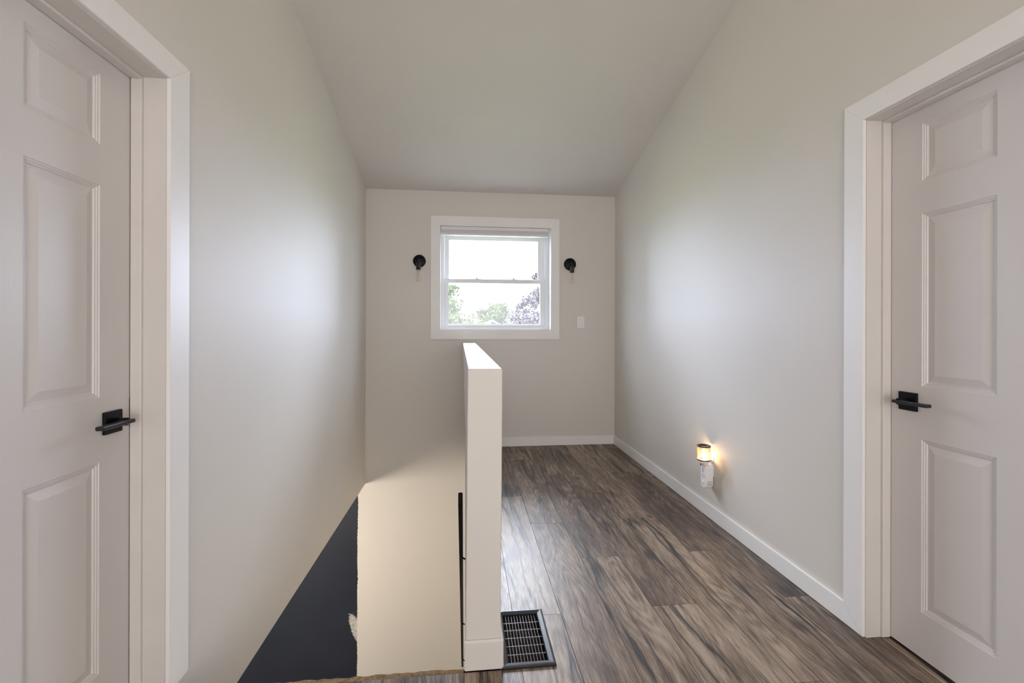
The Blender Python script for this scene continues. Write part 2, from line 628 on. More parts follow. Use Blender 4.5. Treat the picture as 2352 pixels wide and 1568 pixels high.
m = MB()
PT = 0.009
slab = subtract([(XL, XR, YREAR, Y_EDGE + 0.026), (0.13, XR, Y_EDGE + 0.026, YB), (XR, XR + 0.14, DR[0], DR[1]), (XL - 0.14, XL, DL[0], DL[1])],
                (VX0, VX1, VY0, VY1))
for (a, b, c, d) in slab:
    m.box(a, b, c, d, -0.30, -PT - 0.001, 1)
RW, PL = 0.2065, 1.365
phase = {0: 2.342, 1: 1.897, 2: 2.79, 3: 2.35, 4: 1.91, 5: 2.81, 6: 2.36, 7: 1.914}
uvs, tones = [], []
g = 0.0009
rr = random.Random(21)
def region(x):
    return
for r in range(-6, 9):
    xa, xb = r * RW, (r + 1) * RW
    ph = phase.get(r, 0.4 + (r * 0.457) % PL)
    k0 = math.floor((YREAR - ph) / PL) - 1
    for k in range(k0, 9):
        ya, yb = ph + k * PL, ph + (k + 1) * PL
        rects = []
        for (A, B, C_, D) in ((XL, XR, YREAR, Y_EDGE), (0.13, XR, Y_EDGE, YB), (XR, XR + 0.11, DR[0], DR[1]), (XL - 0.11, XL, DL[0], DL[1])):
            a, b, c, d = max(xa, A), min(xb, B), max(ya, C_), min(yb, D)
            if b - a > 1e-4 and d - c > 1e-4:
                rects.append((a, b, c, d))
        ou, ov, tn = rr.uniform(0, 40), rr.uniform(0, 40), rr.random()
        fl = 1 if rr.random() < 0.5 else -1
        for (a, b, c, d) in subtract(rects, (VX0, VX1, VY0, VY1)):
            ia = a + g if abs(a - xa) < 1e-6 else a
            ib = b - g if abs(b - xb) < 1e-6 else b
            ic = c + g if abs(c - ya) < 1e-6 else c
            id_ = d - g if abs(d - yb) < 1e-6 else d
            n0 = len(m.f)
            m.box(ia, ib, ic, id_, -PT, 0.0, 0)
            for fi in range(n0, len(m.f)):
                uvs.append((fi, ou, ov, fl, xa, ya))
                tones.append((fi, tn))
fo = m.build('floor', [M_floor, M_gap], fix=False)
me = fo.data
ul = me.uv_layers.new(name='plank')
ta = me.attributes.new('tone', 'FLOAT', 'FACE')
for (fi, ou, ov, fl, xa, ya) in uvs:
    for li in me.polygons[fi].loop_indices:
        co = me.vertices[me.loops[li].vertex_index].co
        ul.data[li].uv = (ou + (co.x - xa) * fl, ov + (co.y - ya) * fl)
for fi, tn in tones:
    ta.data[fi].value = tn
tag(fo, 'dark grey-brown wood plank laminate floor', 'floor', **STR)

# rough subfloor edge showing past the last plank at the stairwell
m = MB()
rr = random.Random(5)
xs = [XL + 0.02 + i * (0.0 - XL - 0.022) / 44 for i in range(45)]
top, bot = [], []
for x in xs:
    top.append((x, Y_EDGE + 0.026 + rr.uniform(-0.003, 0.004)))
for i in range(44):
    m.prism([(xs[i], Y_EDGE + 0.0005), (xs[i + 1], Y_EDGE + 0.0005), top[i + 1], top[i]], 'z', -0.0098, -0.004)
tag(m.build('trim_3', M_osb), 'ragged strip of raw subfloor board along the stairwell floor edge', 'floor edge', **STR)

# stair flight (steep, starting right below the floor edge), lower floor and shell of the storey below
m = MB()
n_st, run, rise = 12, 0.195, 0.207
ys = Y_EDGE + 0.03
for i in range(n_st):
    m.box(XL + 0.02, 0.002, ys + i * run, ys + (i + 1) * run + 0.02, Z_LOW, -(i + 1) * rise)
tag(m.build('floor_stairs', M_lower, bevel=0.006), 'steep dark stair flight dropping from the floor edge', 'stairs', **STR)
m = MB()
m.box(-3.6, 0.13, -0.1, YB + 0.2, Z_LOW - 0.1, Z_LOW)
tag(m.build('floor_lower', M_lower), 'dark floor of the storey below the stairwell', 'floor', **STR)
m = MB()
m.box(-3.6, XL - 0.14, -0.1, YB, Z_SOFFIT, Z_SOFFIT + 0.10)
tag(m.build('ceiling_lower', M_ceil), 'ceiling of the storey below, left of the stairwell', 'ceiling', **STR)
M_navy = simple('navy_wall_paint', (0.023, 0.026, 0.035), rough=0.5, var=0.05, bump=0.05, bscale=260)
m = MB()
m.box(-3.7, -3.6, -0.1, YB + 0.2, Z_LOW, Z_SOFFIT + 0.10)
m.box(-3.7, 0.13, -0.2, -0.1, Z_LOW, Z_SOFFIT + 0.10)
tag(m.build('wall_lower', M_navy), 'navy painted walls of the storey below', 'wall', **STR)

# boxes added behind the two closed doors to stop outside light leaking in
for nm, xa, xb, dr, lab in (('wall_lightblock_right', XR + 0.14, XR + 0.70, DR, 'added light blocking box behind the door by the plank floor'),
                            ('wall_lightblock_left', XL - 0.70, XL - 0.14, DL, 'added light blocking box behind the door before the stairwell')):
    m = MB()
    a, b = dr[0] - 0.1, dr[1] + 0.1
    m.box(xa, xb, a - 0.05, a, -0.05, 2.30)
    m.box(xa, xb, b, b + 0.05, -0.05, 2.30)
    m.box(xa, xb, a, b, -0.05, 0.0)
    m.box(xa, xb, a, b, 2.25, 2.30)
    if xa > 0:
        m.box(xb, xb + 0.05, a - 0.05, b + 0.05, -0.05, 2.30)
    else:
        m.box(xa - 0.05, xa, a - 0.05, b + 0.05, -0.05, 2.30)
    tag(m.build(nm, M_wall), lab, 'wall', **STR)

# ------------------------------------------------------------------ baseboards
m = MB()
BT = 0.013
def zbb(y): return 0.0885
yc = 1.722
m.prism([(1.634, 0.0015), (YB - 0.0005, 0.0015), (YB - 0.0005, 0.090), (yc, 0.090)], 'x', XR - BT, XR - 0.0005)
tag(m.build('baseboard_right', M_trim, bevel=0.002), 'white baseboard along the right wall', 'baseboard', **STR)
m = MB()
m.box(0.132, XR - BT - 0.0005, YB - BT, YB - 0.0005, 0.0015, 0.094)
tag(m.build('baseboard_back', M_trim, bevel=0.002), 'white baseboard under the window wall switch', 'baseboard', **STR)
m = MB()
m.prism([(HY - 0.009, 0.004), (HY - 0.0005, 0.004), (HY - 0.0005, 0.110), (HY - 0.005, 0.110), (HY - 0.009, 0.102)], 'x', 0.002, 0.140)
m.prism([(0.1305, 0.014), (0.141, 0.014), (0.141, 0.102), (0.137, 0.110), (0.1305, 0.110)], 'y', HY, YB - BT - 0.001)
tag(m.build('baseboard_half', M_half, bevel=0.0015), 'short pale baseboard wrapped around the half wall foot', 'baseboard', **STR)

# ------------------------------------------------------------------ doors
def panel_door(s, xf, y0, y1, yfar_far):
    """leaf: front face plane x=xf seen from the hall; s=+1 the hall lies at smaller x. y1 is the latch edge"""
    m = MB()
    ztop, zbot = 2.050, 0.008
    yc_ = [y0, y0 + 0.122, y0 + 0.122 + 0.236, y1 - 0.122 - 0.237, y1 - 0.122, y1]
    z_ = [zbot, 0.178, 0.8175, 1.0150, 1.6575, 1.7795, 1.9935, ztop]
    def P(y, z, d):
        return (xf + s * d, y, z)
    rails = {0, 2, 4, 6}
    prof = [(0.000, 0.0), (0.0025, 0.0030), (0.006, 0.0030), (0.0085, 0.0060), (0.0120, 0.0060), (0.0150, 0.0100), (0.0190, 0.0100), (0.0440, 0.0025)]
    for i in range(5):
        for j in range(7):
            a, b, c, d = yc_[i], yc_[i + 1], z_[j], z_[j + 1]
            if i in (1, 3) and j in (1, 3, 5):
                prev = None
                for (o, dep) in prof:
                    ring = [P(a + o, c + o, dep), P(b - o, c + o, dep), P(b - o, d - o, dep), P(a + o, d - o, dep)]
                    if prev:
                        for k in range(4):
                            m.face([prev[k], prev[(k + 1) % 4], ring[(k + 1) % 4], ring[k]], 1 if (k in (0, 2)) else 0)
                    prev = ring
                m.face(prev, 0)
            else:
                m.face([P(a, c, 0), P(b, c, 0), P(b, d, 0), P(a, d, 0)], 1 if (j in rails and i in (1, 2, 3)) else 0)
    t = 0.035
    B = [P(y0, zbot, 0), P(y1, zbot, 0), P(y1, ztop, 0), P(y0, ztop, 0)]
    K = [P(y0, zbot, t), P(y1, zbot, t), P(y1, ztop, t), P(y0, ztop, t)]
    for k in range(4):
        m.face([B[k], B[(k + 1) % 4], K[(k + 1) % 4], K[k]], 0)
    m.face(K[::-1], 0)
    return m


def lever(door, s, xf, yc_, zc_, far_off, near_off):
    """square rose, neck and flat lever; s=+1: hall at smaller x"""
    h = empty('door_handle', (xf, yc_, zc_))
    h.parent = door
    h.location = Vector((xf, yc_, zc_)) - WORLD_LOC(door)
    def X(d): return xf - s * d
    def bx(m, d0, d1, y0, y1, z0, z1):
        a, b = sorted((X(d0), X(d1)))
        m.box(a, b, y0, y1, z0, z1)
    m = MB()
    bx(m, -0.0002, 0.010, yc_ - 0.0345, yc_ + 0.0345, zc_ - 0.0345, zc_ + 0.0345)
    m.build('rose', M_black, h, bevel=0.0015)
    m = MB()
    m.tube([(X(0.009), yc_, zc_), (X(0.047), yc_, zc_)], 0.0125, 16)
    m.build('neck', M_black, h)
    m = MB()
    bx(m, 0.034, 0.058, yc_ + near_off, yc_ + far_off, zc_ - 0.0065, zc_ + 0.0065)
    m.build('lever', M_blackg, h, bevel=0.004, seg=3)
    return h

# right door
d2 = empty('door_2', (1.687, 1.21, 0))
tag(d2, 'white six panel door with black lever, at the right edge by the plank floor', 'door', **STR)
XD = 1.688
panel_door(1, XD, 0.808, 1.621, 0).build('leaf', [M_doorv, M_doorh], d2, fix=True)
lever(d2, 1, XD, 1.546, 0.953, 0.018, -0.114)
d1 = empty('door_1', (-1.099, 1.19, 0))
tag(d1, 'white six panel door with black lever, at the left edge before the stairwell', 'door', **STR)
XD1 = -1.100
panel_door(-1, XD1, 0.788, 1.6015, 0).build('leaf', [M_doorv, M_doorh], d1, fix=True)
lever(d1, -1, XD1, 1.524, 0.932, 0.022, -0.108)
# latch edge strike plates glimpsed in the gap
m = MB(); m.box(XD - 0.001, XD + 0.020, 1.6212, 1.6238, 0.90, 0.995)
m.build('strike_plate', M_black, d2)
m = MB(); m.box(XD1 - 0.02, XD1 + 0.0012, 1.6005, 1.6030, 0.90, 0.995)
m.build('strike_plate', M_black, d1)


def door_trim(name, s, xw, dr, outer_y, ztop, base_mitre, label):
    """casing boards + jamb lining + stop. s=+1: hall at smaller x; xw wall face"""
    y0, y1, zt = dr
    root = empty(name, (xw, y1, 0))
    tag(root, label, 'door frame', **STR)
    ct_ = 0.014
    xa, xb = sorted((xw - s * 0.0004, xw - s * ct_))
    oi = 0.004
    w = outer_y - (y1 + oi)
    yi0, yi1, zi = y0 - oi, y1 + oi, zt + oi
    yo0, yo1, zo = yi0 - w, outer_y, zi + w
    zo = ztop
    e = 0.0004
    m = MB()
    if base_mitre:
        m.prism([(yi1, 0.0015), (yi1, zi), (yo1, zo - e), (yo1, 0.091)], 'x', xa, xb)
    else:
        m.prism([(yi1, 0.0015), (yi1, zi), (yo1, zo - e), (yo1, 0.0015)], 'x', xa, xb)
    m.prism([(yi0, 0.0015), (yi0, zi), (yo0, zo - e), (yo0, 0.0015)], 'x', xa, xb)
    m.prism([(yi0, zi + e), (yi1, zi + e), (yo1, zo), (yo0, zo)], 'x', xa, xb)
    m.build('casing', M_trim, root, bevel=0.0012)
    # jamb lining
    m = MB()
    ja, jb = sorted((xw - s * 0.002, xw + s * 0.139))
    m.box(ja, jb, y1 - 0.0005, y1 + 0.0035, 0.003, zt)
    m.box(ja, jb, y0 - 0.0035, y0 + 0.0005, 0.003, zt)
    m.box(ja, jb, y0, y1, zt - 0.0005, zt + 0.0035)
    m.build('jamb', M_jamb, root)
    # stop
    xd = XD if s > 0 else XD1
    sa, sb = sorted((xd - s * 0.002, xd - s * 0.036))
    m = MB()
    m.box(sa, sb, y1 - 0.0105, y1 - 0.0006, 0.004, zt - 0.0006)
    m.box(sa, sb, y0 + 0.0006, y0 + 0.0105, 0.004, zt - 0.0006)
    m.box(sa, sb, y0 + 0.011, y1 - 0.011, zt - 0.0105, zt - 0.0006)
    m.build('stop', M_jamb, root, bevel=0.002)
    return root

door_trim('trim_1', -1, XL, DL, 1.719, 2.147, False, 'white mitred frame around the door before the stairwell')
door_trim('trim_2', 1, XR, DR, 1.722, 2.147, True, 'white mitred frame around the door by the plank floor')

# ------------------------------------------------------------------ window
w1 = empty('window_1', (0.32, YB, 1.2095))
tag(w1, 'white double hung window with trees outside, over the half wall', 'window', **STR)
cw = 0.093
e = 0.0005
m = MB()
ya, yb_ = YB - 0.016, YB - 0.0005
ix0, ix1, iz0, iz1 = WX0 + 0.001, WX1 - 0.001, WZ0 + 0.001, WZ1 - 0.001
ox0, ox1, oz0, oz1 = WX0 - cw, WX1 + cw - 0.006, WZ0 - cw, WZ1 + cw + 0.002
m.prism([(ix0, iz0), (ix0, iz1), (ox0, oz1 - e), (ox0, oz0 + e)], 'y', ya, yb_)
m.prism([(ix1, iz0), (ix1, iz1), (ox1, oz1 - e), (ox1, oz0 + e)], 'y', ya, yb_)
m.prism([(ix0 + e, iz1), (ix1 - e, iz1), (ox1 - e, oz1), (ox0 + e, oz1)], 'y', ya, yb_)
m.prism([(ix0 + e, iz0), (ix1 - e, iz0), (ox1 - e, oz0), (ox0 + e, oz0)], 'y', ya, yb_)
m.build('casing', M_trim, w1, bevel=0.0012)
m = MB()
t_ = 0.004
m.box(WX0, WX0 + t_, YB - 0.014, YB + 0.20, WZ0, WZ1)
m.box(WX1 - t_, WX1, YB - 0.014, YB + 0.20, WZ0, WZ1)
m.box(WX0 + t_, WX1 - t_, YB - 0.014, YB + 0.20, WZ0, WZ0 + t_)
m.box(WX0 + t_, WX1 - t_, YB - 0.014, YB + 0.20, WZ1 - t_, WZ1)
m.build('jamb_lining', M_vinyl, w1)

def ring(m, x0, x1, z0, z1, wl, wr, wb, wt_, y0, y1):
    m.box(x0, x0 + wl, y0, y1, z0, z1)
    m.box(x1 - wr, x1, y0, y1, z0, z1)
    m.box(x0 + wl, x1 - wr, y0, y1, z0, z0 + wb)
    m.box(x0 + wl, x1 - wr, y0, y1, z1 - wt_, z1)

m = MB()
ring(m, WX0 + t_, WX1 - t_, WZ0 + t_, WZ1 - t_, 0.034, 0.040, 0.030, 0.034, YB + 0.105, YB + 0.198)
m.build('frame', M_vinyl, w1, bevel=0.003)
us = MB()
UX0, UX1, UZ0, UZ1 = -0.2175, 0.8530, 1.690, 2.246
ring(us, UX0, UX1, UZ0, UZ1, 0.044, 0.068, 0.034, 0.078, YB + 0.152, YB + 0.180)
uo = us.build('upper_sash', M_vinyl, w1, bevel=0.004)
m = MB(); m.box(UX0 + 0.04, UX1 - 0.064, YB + 0.164, YB + 0.168, UZ0 + 0.03, UZ1 - 0.074)
m.build('pane', M_glass, uo)
ls = MB()
LX0, LX1, LZ0, LZ1 = -0.2175, 0.8530, 1.2445, 1.7535
ring(ls, LX0, LX1, LZ0, LZ1, 0.038, 0.048, 0.030, 0.0445, YB + 0.116, YB + 0.148)
lo = ls.build('lower_sash', M_vinyl, w1, bevel=0.004)
m = MB(); m.box(LX0 + 0.034, LX1 - 0.044, YB + 0.130, YB + 0.134, LZ0 + 0.026, LZ1 - 0.040)
m.build('pane', M_glass, lo)
m = MB(); m.box(LX0 + 0.02, LX1 - 0.02, YB + 0.186, YB + 0.187, LZ0, LZ1 - 0.03)
m.build('insect_screen', M_screen, w1)
for lx in (0.1225, 0.5177):
    m = MB()
    m.box(lx - 0.028, lx + 0.028, YB + 0.122, YB + 0.142, LZ1, LZ1 + 0.004)
    m.tube([(lx, YB + 0.132, LZ1 + 0.004), (lx, YB + 0.132, LZ1 + 0.012)], 0.009, 12)
    m.box(lx - 0.006, lx + 0.030, YB + 0.126, YB + 0.136, LZ1 + 0.011, LZ1 + 0.0155)
    m.build('sash_lock', M_lock, w1, bevel=0.001)

# unseen window added behind the rear fill light
w2 = empty('window_added', (0.35, YREAR, 0.12))
tag(w2, 'added white window behind the fill light in the end wall', 'window', **STR)
m = MB()
ring(m, -0.55, 1.25, 0.12, 2.15, 0.05, 0.05, 0.05, 0.05, YREAR - 0.05, YREAR + 0.012)
m.build('frame', M_vinyl, w2, bevel=0.003)
m = MB()
m.box(-0.50, 1.20, YREAR - 0.03, YREAR - 0.02, 0.17, 2.10)
m.build('sky_block', M_blindrail, w2)  # added sheet closing the opening so no sky light enters

# roller blind, rolled up in the head of the window
rb = empty('roller_blind', (0.31, YB + 0.03, 2.19))
tag(rb, 'rolled up pale grey blind in the head of the window', 'blind')
bx0, bx1 = -0.2505, 0.8700
m = MB()
m.box(bx0, bx1, YB + 0.004, YB + 0.060, 2.2445, 2.2800)
m.build('headrail', M_blindrail, rb, bevel=0.004)
m = MB()
for k in range(3):
    z0 = 2.2120 + k * 0.0108
    m.box(bx0 + 0.002, bx1 - 0.002, YB + 0.008 + 0.001 * k, YB + 0.052, z0, z0 + 0.0105)
m.build('fabric', M_blind, rb, bevel=0.003)
m = MB()
m.box(bx0, bx1, YB + 0.006, YB + 0.056, 2.1915, 2.2118)
m.build('bottom_rail', M_blindrail, rb, bevel=0.003)

# ------------------------------------------------------------------ wall sconces
def sconce(x, z, label):
    r = empty('wall_sconce', (x, YB, z))
    tag(r, label, 'wall lamp', 'bare bulb sconces beside the window')
    m = MB()
    m.lathe([(0, -0.020), (0.058, -0.020), (0.0635, -0.016), (0.0635, -0.0003), (0, -0.0003)], (x, YB, z), 'y', 40)
    m.build('backplate', M_black, r)
    ya_ = YB - 0.105
    m = MB()
    m.tube([(x, YB - 0.018, z), (x, ya_ + 0.02, z), (x, ya_ + 0.006, z - 0.004), (x, ya_, z - 0.012), (x, ya_, z - 0.034)], 0.0075, 12)
    m.build('arm', M_blackg, r)
    m = MB()
    m.lathe([(0, -0.030), (0.016, -0.030), (0.0225, -0.034), (0.0225, -0.100), (0.018, -0.101), (0, -0.101)], (x, ya_, z), 'z', 24)
    m.build('socket', M_blackg, r)
    m = MB()
    pr = [(0.0135, -0.100), (0.0150, -0.112), (0.0195, -0.140), (0.0262, -0.172), (0.0290, -0.188), (0.0285, -0.198), (0.0235, -0.208), (0.0140, -0.215), (0.004, -0.2175), (0.0, -0.2178)]
    m.lathe(pr, (x, ya_, z), 'z', 24)
    bo = m.build('bulb', M_bulb, r)
    m = MB()
    m.tube([(x, ya_, z - 0.104), (x, ya_, z - 0.128)], [0.005, 0.003], 8)
    for k in range(4):
        a = PI / 4 + k * PI / 2
        dx, dy = 0.006 * math.cos(a), 0.006 * math.sin(a)
        m.tube([(x + dx * 0.7, ya_ + dy * 0.7, z - 0.126), (x + dx, ya_ + dy, z - 0.182)], 0.0022, 6)
    m.build('filament', M_fil, bo)
    return r

sconce(-0.4647, 1.913, 'black round wall sconce with clear bulb on the stairwell side of the window')
sconce(1.0990, 1.907, 'black round wall sconce with clear bulb above the light switch')

# light switch
ls_ = empty('light_switch', (1.219, YB, 1.2958))
tag(ls_, 'white rocker light switch on the window wall', 'light switch')
m = MB(); m.box(1.1815, 1.2570, YB - 0.0065, YB - 0.0003, 1.2360, 1.3555)
m.build('cover_plate', M_plastic, ls_, bevel=0.0025)
m = MB()
m.box(1.2015, 1.2370, YB - 0.0072, YB - 0.006, 1.2620, 1.3300)
m.build('bezel', simple('switch_gap', (0.42, 0.42, 0.42), 0.5), ls_)
m = MB()
m.prism([(YB - 0.0068, 1.2640), (YB - 0.0105, 1.2640), (YB - 0.0078, 1.2960), (YB - 0.0092, 1.3280), (YB - 0.0068, 1.3280)], 'x', 1.2035, 1.2350)
m.build('rocker', M_plastic, ls_, bevel=0.0008)

# ------------------------------------------------------------------ handrail
hr = empty('handrail', (-0.016, 1.88, 0.53))
tag(hr, 'black sloping handrail on the stairwell side of the half wall', 'handrail')
m = MB()
def bar(m, y0, z0, y1, z1, xa, xb, h):
    m.prism([(y0, z0), (y1, z1), (y1, z1 - h), (y0, z0 - h)], 'x', xa, xb)
bar(m, 1.880, 0.545, 4.40, -2.020, -0.0270, -0.0080, 0.055)
m.build('rail', M_blackpaint, hr, bevel=0.003)
for y_ in (2.25, 3.15, 4.05):
    zz = 0.545 - (y_ - 1.88) * 1.0179 - 0.052
    m = MB()
    m.tube([(-0.0185, y_, zz + 0.004), (-0.0165, y_, zz - 0.03), (0.0035, y_, zz - 0.04)], 0.0045, 8)
    m.build('bracket', M_blackpaint, hr)

# ------------------------------------------------------------------ floor register
fr_ = empty('floor_register', (0.233, 1.766, 0))
tag(fr_, 'black metal floor vent grille beside the half wall foot', 'floor vent')
X0, X1, Y0, Y1 = 0.134, 0.334, 1.604, 1.929
B = 0.027
def vring(z_o, off):
    return [(X0 + off, Y0 + off, z_o), (X1 - off, Y0 + off, z_o), (X1 - off, Y1 - off, z_o), (X0 + off, Y1 - off, z_o)]
m = MB()
prof = [(0.0, 0.0005), (0.0, 0.006), (0.004, 0.010), (0.009, 0.0105), (0.024, 0.0065), (B, 0.0045), (B, -0.006)]
prev = None
for off, z in prof:
    rg = vring(z, off)
    if prev:
        for k in range(4):
            m.face([prev[k], prev[(k + 1) % 4], rg[(k + 1) % 4], rg[k]])
    prev = rg
m.build('rim', M_blackg, fr_)
m = MB()
for k in range(1, 12):
    x = X0 + B + (X1 - X0 - 2 * B) * k / 12
    m.box(x - 0.0005, x + 0.0005, Y0 + B, Y1 - B, -0.0015, 0.0015)
M_wire = simple('grey_wire', (0.13, 0.13, 0.15), rough=0.4, var=0.05)
for k in range(1, 6):
    y = Y0 + B + (Y1 - Y0 - 2 * B) * k / 6
    m.box(X0 + B, X1 - B, y - 0.0007, y + 0.0007, -0.0020, 0.0010)
m.build('grille', M_wire, fr_)
m = MB()
a, b, c, d = VX0 + 0.001, VX1 - 0.001, VY0 + 0.001, VY1 - 0.001
zt_, zb_ = -0.004, -0.16
m.face([(a, c, zb_), (b, c, zb_), (b, d, zb_), (a, d, zb_)])
for q in ([(a, c), (b, c)], [(b, c), (b, d)], [(b, d), (a, d)], [(a, d), (a, c)]):
    m.face([(q[0][0], q[0][1], zt_), (q[1][0], q[1][1], zt_), (q[1][0], q[1][1], zb_), (q[0][0], q[0][1], zb_)])
m.build('duct_well', M_gap, fr_)
for k in range(5):
    y = c + 0.03 + k * 0.052
    m = MB()
    m.prism([(y, -0.080), (y + 0.030, -0.052), (y + 0.0308, -0.0529), (y + 0.0008, -0.0809)], 'x', a + 0.004, b - 0.004)
    m.build('louvre', M_duct, fr_)

# ------------------------------------------------------------------ plug-in warmer lamp on the right wall
oc = MB()
oc.box(XR - 0.0055, XR - 0.0003, 2.7245, 2.7955, 0.2800, 0.4020)
tag(oc.build('outlet_cover', M_plastic, bevel=0.002), 'white outlet cover plate behind the glowing plug-in lamp', 'outlet')
pw = empty('plug_in_warmer', (1.552, 2.755, 0.20))
tag(pw, 'white plug-in wax warmer with glowing copper mesh shade low on the right wall', 'night light')
bxf, bxb = 1.533, XR - 0.006
by0, by1, bz0, bz1 = 2.7225, 2.7875, 0.2030, 0.3480
m = MB()
# capsule outline in the (y, z) plane, extruded from the wall
r_ = 0.031
pts = []
for k in range(13):
    t = PI + PI * k / 12
    pts.append(((by0 + by1) / 2 + 0.0325 * math.cos(t), bz0 + r_ + r_ * math.sin(t)))
pts += [(by1, bz1 - 0.010), (by1 - 0.010, bz1), (by0 + 0.010, bz1), (by0, bz1 - 0.010)]
m.prism(pts, 'x', bxf, bxb)
bd = m.build('body', M_plastic, pw, bevel=0.004, seg=3)
m = MB()
for k in range(4):
    z = 0.3300 - k * 0.0085
    m.box(bxf - 0.0006, bxf + 0.001, 2.748, 2.766, z - 0.0015, z + 0.0015)
m.box(bxf - 0.0006, bxf + 0.001, 2.742, 2.746, 0.270, 0.284)
m.box(bxf - 0.0006, bxf + 0.001, 2.760, 2.764, 0.274, 0.288)
m.build('slots', M_slot, bd)
m = MB()
m.lathe([(0.0, -0.0025), (0.011, -0.0025), (0.013, -0.0010), (0.013, 0.0010)], (bxf, 2.755, 0.240), 'x', 24)
m.build('dial', M_plastic, bd)
m = MB()
rr = random.Random(3)
for k in range(6):
    z = 0.2520 - k * 0.0050
    x = bxf + 0.010
    while x < bxb - 0.006:
        ww = rr.uniform(0.002, 0.005)
        m.box(x, min(x + ww, bxb - 0.005), by0 - 0.0004, by0 + 0.001, z - 0.0011, z + 0.0011)
        x += ww + 0.0014
m.build('rating_print', M_print, bd)
# neck between body and shade
SCX, SCY, S0, S1, SR = 1.5365, 2.753, 0.384, 0.472, 0.0405
m = MB()
m.lathe([(0.0, 0.346), (0.020, 0.346), (0.021, 0.362), (0.030, 0.374), (0.031, 0.3815), (0.0, 0.382)], (SCX + 0.008, SCY, 0), 'z', 24)
m.build('collar', M_plastic, pw)
m = MB()
m.tube([(SCX - 0.022, SCY - 0.006, 0.350), (SCX - 0.022, SCY - 0.006, 0.380)], 0.0055, 10)
m.build('knob', M_chrome, pw)
sh = MB()
sh.lathe([(SR - 0.001, S0), (SR - 0.001, S1)], (SCX, SCY, 0), 'z', 40)
so = sh.build('shade', M_shade_glass, pw, fix=False)
m = MB()
NN, TURN = 26, 0.36
for sgn in (1, -1):
    for k in range(NN):
        pts = []
        for q in range(9):
            t = 2 * PI * k / NN + sgn * TURN * 2 * PI * q / 8 * 0.5
            z = S0 + (S1 - S0) * q / 8
            pts.append((SCX + SR * math.cos(t), SCY + SR * math.sin(t), z))
        m.tube(pts, 0.00075, 5, caps=False)
m.build('wire_mesh', M_mesh, so)
m = MB()
m.lathe([(SR - 0.004, S0 - 0.002), (SR + 0.002, S0 - 0.002), (SR + 0.002, S0 + 0.004), (SR - 0.004, S0 + 0.004), (SR - 0.004, S0 - 0.002)], (SCX, SCY, 0), 'z', 40)
m.build('rim', M_rim, so)
m = MB()
# wax dish with a dark rolled lip, closing the top of the shade
m.lathe([(SR + 0.001, S1 - 0.003), (SR + 0.003, S1 + 0.001), (SR + 0.001, S1 + 0.004), (SR - 0.010, S1 + 0.003), (SR - 0.014, S1 - 0.004), (SR - 0.022, S1 - 0.010), (0, S1 - 0.011),
         ], (SCX, SCY, 0), 'z', 40)
m.lathe([(0, S1 - 0.013), (SR - 0.020, S1 - 0.012), (SR - 0.010, S1 - 0.004), (SR + 0.001, S1 - 0.003)], (SCX, SCY, 0), 'z', 40)
wd = m.build('wax_dish', M_rim, pw)
m = MB()
m.lathe([(0, S1 - 0.0055), (SR - 0.0160, S1 - 0.0055), (SR - 0.0158, S1 - 0.0070), (0, S1 - 0.0075)], (SCX, SCY, 0), 'z', 32)
m.build('wax', M_plastic, wd)
m = MB()
m.lathe([(0, S0 + 0.004), (0.006, S0 + 0.006), (0.008, S0 + 0.012), (0.011, S0 + 0.030), (0.009, S0 + 0.042), (0.004, S0 + 0.049), (0, S0 + 0.050)], (SCX, SCY, 0), 'z', 16)
m.build('bulb', M_glow, pw)

# ------------------------------------------------------------------ outside
m = MB()
ZG = -3.1
m.face([(-60, YB + 0.6, ZG), (60, YB + 0.6, ZG), (60, 120, ZG), (-60, 120, ZG)])
tag(m.build('ground', M_grass), 'green lawn far below, outside the window', 'lawn', **STR)


def leaf_cloud(m, blobs, n, size, rng, mi=0):
    tot = sum(b[3] ** 2 for b in blobs)
    for (cx, cy, cz, r, sq) in [(*b[:4], b[4] if len(b) > 4 else 1.0) for b in blobs]:
        k = max(20, int(n * r * r / tot))
        for _ in range(k):
            u = rng.gauss(0, 1), rng.gauss(0, 1), rng.gauss(0, 1)
            d = Vector(u).normalized()
            rad = r * (rng.random() ** 0.28)
            c = Vector((cx, cy, cz)) + Vector((d.x * rad, d.y * rad, d.z * rad * sq))
            nrm = (d + Vector((rng.gauss(0, .6), rng.gauss(0, .6), rng.gauss(0, .6)))).normalized()
            a = nrm.cross(Vector((rng.gauss(0, 1), rng.gauss(0, 1), rng.gauss(0, 1)))).normalized()
            b2 = nrm.cross(a)
            s = size * rng.uniform(0.6, 1.3)
            m.face([c - a * s, c + b2 * s * 0.55 + nrm * s * 0.15, c + a * s, c - b2 * s * 0.55 + nrm * s * 0.15], mi)


